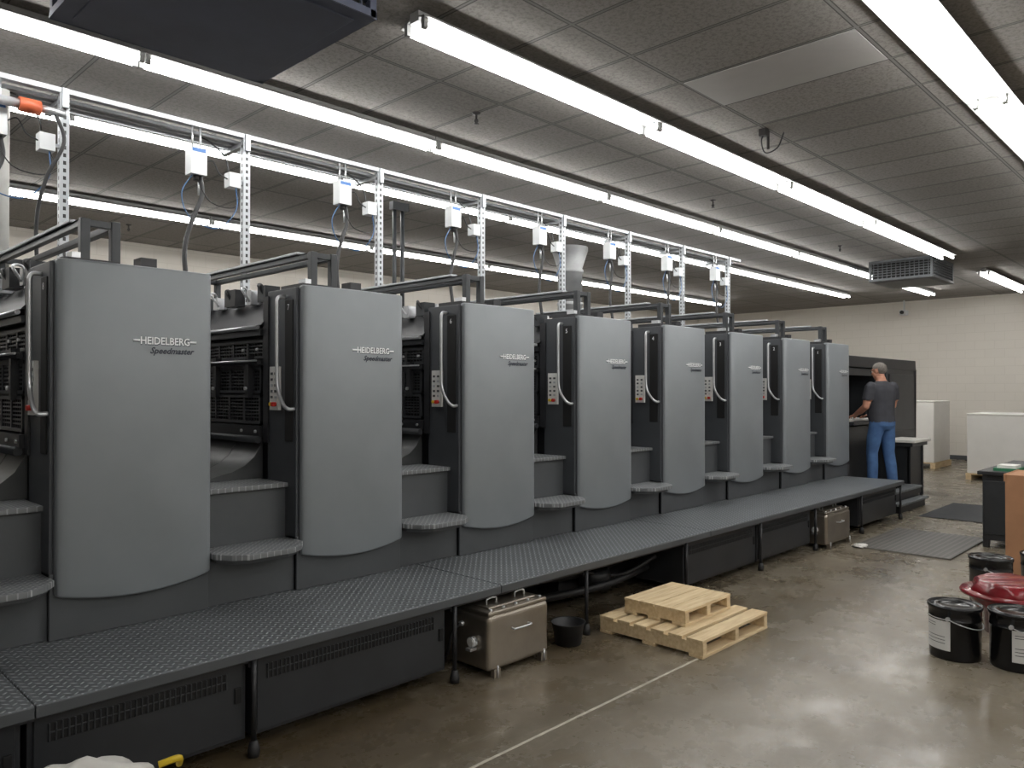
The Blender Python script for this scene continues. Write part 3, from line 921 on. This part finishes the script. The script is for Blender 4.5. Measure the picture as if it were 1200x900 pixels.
AR = [.069, .058, .049, .045, .029]
limb(LA, AR); limb(RA, AR)
for A in (LA, RA):
    p0 = Vector(A[0]); p1 = Vector(A[1]); p2 = p1.lerp(Vector(A[2]), .35)
    b.tube([p0, p1, p2], 1, 'skin', 18, True, [.077, .073, .074])
body = remeshed(b, .011, 2, 'operator_body')
for k in ('skin', 'shirt', 'jeans', 'shoe', 'belt'): body.materials.append(M[k])
for p in body.polygons:
    c = p.center; p.use_smooth = True
    arm = (abs(c.x) > .222 or c.y > .19)
    if c.z > 1.505: i = 0
    elif arm and .97 < c.z < 1.235: i = 0
    elif c.z < .085: i = 3
    elif c.z < .935: i = 2
    else: i = 1
    p.material_index = i
b = MB()
b.ell((0, -.012, .03), (.077, .098, .088), 'skin')
b.ell((0, .02, -.03), (.062, .072, .085), 'skin')
b.ell((0, .045, -.085), (.036, .04, .03), 'skin')
b.tube([(0, -.01, -.14), (0, -.01, 0)], .055, 'skin', 18)
b.ell((0, .095, .012), (.011, .012, .03), 'skin'); b.ell((0, .105, -.012), (.016, .017, .012), 'skin')
b.ell((0, .078, .038), (.052, .016, .011), 'skin')
b.ell((0, .083, -.045), (.024, .014, .008), 'skin'); b.ell((0, .08, -.058), (.022, .013, .008), 'skin')
for sg in (-1, 1):
    b.ell((sg*.079, -.008, .0), (.01, .02, .032), 'skin')
    b.ell((sg*.045, .06, -.012), (.02, .02, .015), 'skin')
head = remeshed(b, .0055, 2, 'head'); head.materials.append(M['skin'])
for p in head.polygons: p.use_smooth = True
b = MB()
for sg in (-1, 1):
    b.ell((sg*.032, .079, .018), (.013, .01, .008), 'label', 12, 8)
    b.ell((sg*.032, .087, .018), (.005, .004, .005), 'hose', 10, 6)
    pts = [(sg*.034+.022*math.cos(q), .1-abs(.01*math.cos(q)), .016+.017*math.sin(q)) for q in [2*math.pi*i/14 for i in range(15)]]
    b.tube(pts, .0018, 'hose', 5)
    b.tube([(sg*.056, .092, .022), (sg*.08, .0, .024), (sg*.084, -.02, .012)], .002, 'hose', 5)
    b.ell((sg*.034, .09, .042), (.018, .005, .004), 'hair', 10, 6)
b.tube([(-.012, .1, .02), (.012, .1, .02)], .002, 'hose', 5)
b.ell((0, .0915, -.0515), (.021, .005, .0025), 'belt', 12, 6)
face = b.mesh('face_details')
hb = MB()
seg, rings = 48, 32; vs = []; fs = []
c = Vector((0, -.016, .034))
for i in range(rings+1):
    th = math.pi*i/rings
    for j in range(seg):
        q = 2*math.pi*j/seg
        n = 1+.018*math.sin(17*q)*math.sin(9*th)
        vs.append((c.x+.083*n*math.sin(th)*math.cos(q), c.y+.103*n*math.sin(th)*math.sin(q), c.z+.094*n*math.cos(th)))
def keep(p):
    if p[1] > .055: return p[2] > .088
    if p[1] > .012: return p[2] > .045 or (p[2] > .0 and p[1] < .03)
    if p[1] > -.03: return p[2] > .028
    return p[2] > -.062
for i in range(rings):
    for j in range(seg):
        f = ((i+1)*seg+j, (i+1)*seg+(j+1) % seg, i*seg+(j+1) % seg, i*seg+j)
        if all(keep(vs[a]) for a in f): fs.append(f)
hb.add(vs, fs, 'hair', True); hair = hb.mesh('hair')
HM = Matrix.Translation((0, .045, 1.635)) @ Matrix.Rotation(math.radians(-14), 4, 'X') @ Matrix.Rotation(math.radians(12), 4, 'Z')
for me in (head, face, hair): me.transform(HM)
def hand(w, sg, nm):
    hb = MB()
    hb.ell((0, .045, 0), (.042, .052, .016), 'skin', 18, 12)
    hb.tube([(0, -.04, .0), (0, .02, 0)], 1, 'skin', 14, True, [.029, .027])
    for i, (fx, ln) in enumerate(((-.03, .072), (-.01, .082), (.011, .076), (.031, .06))):
        pts = [(fx*.9, .075, 0), (fx, .09+ln*.35, .006), (fx*1.03, .09+ln*.65, -.008), (fx*1.03, .088+ln*.85, -.028)]
        hb.tube(catmull(pts, 4), 1, 'skin', 10, True, [.0095-.0002*t for t in range(13)])
        hb.ell(pts[-1], (.0072, .0072, .0072), 'skin', 10, 8)
    pts = [(sg*.02, .015, 0), (sg*.047, .04, -.006), (sg*.056, .07, -.014), (sg*.05, .093, -.02)]
    hb.tube(catmull(pts, 4), 1, 'skin', 10, True, [.014-.0004*t for t in range(13)])
    hb.ell(pts[-1], (.0095, .0095, .0095), 'skin', 10, 8)
    me = remeshed(hb, .0038, 1, nm); me.materials.append(M['skin'])
    for p in me.polygons: p.use_smooth = True
    me.transform(w); return me
Lh = hand(Matrix.Translation((-.19, .295, 1.018)) @ Matrix.Rotation(math.radians(-8), 4, 'Z') @ Matrix.Rotation(math.radians(-14), 4, 'X'), 1, 'hand_left')
Rh = hand(Matrix.Translation((.115, .315, 1.022)) @ Matrix.Rotation(math.radians(20), 4, 'Z') @ Matrix.Rotation(math.radians(-14), 4, 'X'), -1, 'hand_right')
op.location = (11.36, 3.76, .272)
op.rotation_euler = (0, 0, math.radians(-26))
for n, me in (('body', body), ('head', head), ('face', face), ('hair', hair), ('hand_left', Lh), ('hand_right', Rh)):
    o = bpy.data.objects.new(n, me); scene.collection.objects.link(o); o.parent = op

# ------------------------------------------------------------------ world + camera
w = bpy.data.worlds.new('world'); scene.world = w; w.use_nodes = True
w.node_tree.nodes['Background'].inputs[0].default_value = (.6, .65, .7, 1)
w.node_tree.nodes['Background'].inputs[1].default_value = .3
cam = bpy.data.cameras.new('camera'); cam.sensor_width = 36; cam.lens = 27.0; cam.clip_start = .05
co = bpy.data.objects.new('camera', cam); scene.collection.objects.link(co)
co.location = (0, 0, 1.65); co.rotation_euler = (math.radians(90.446), 0, math.radians(-46))
scene.camera = co
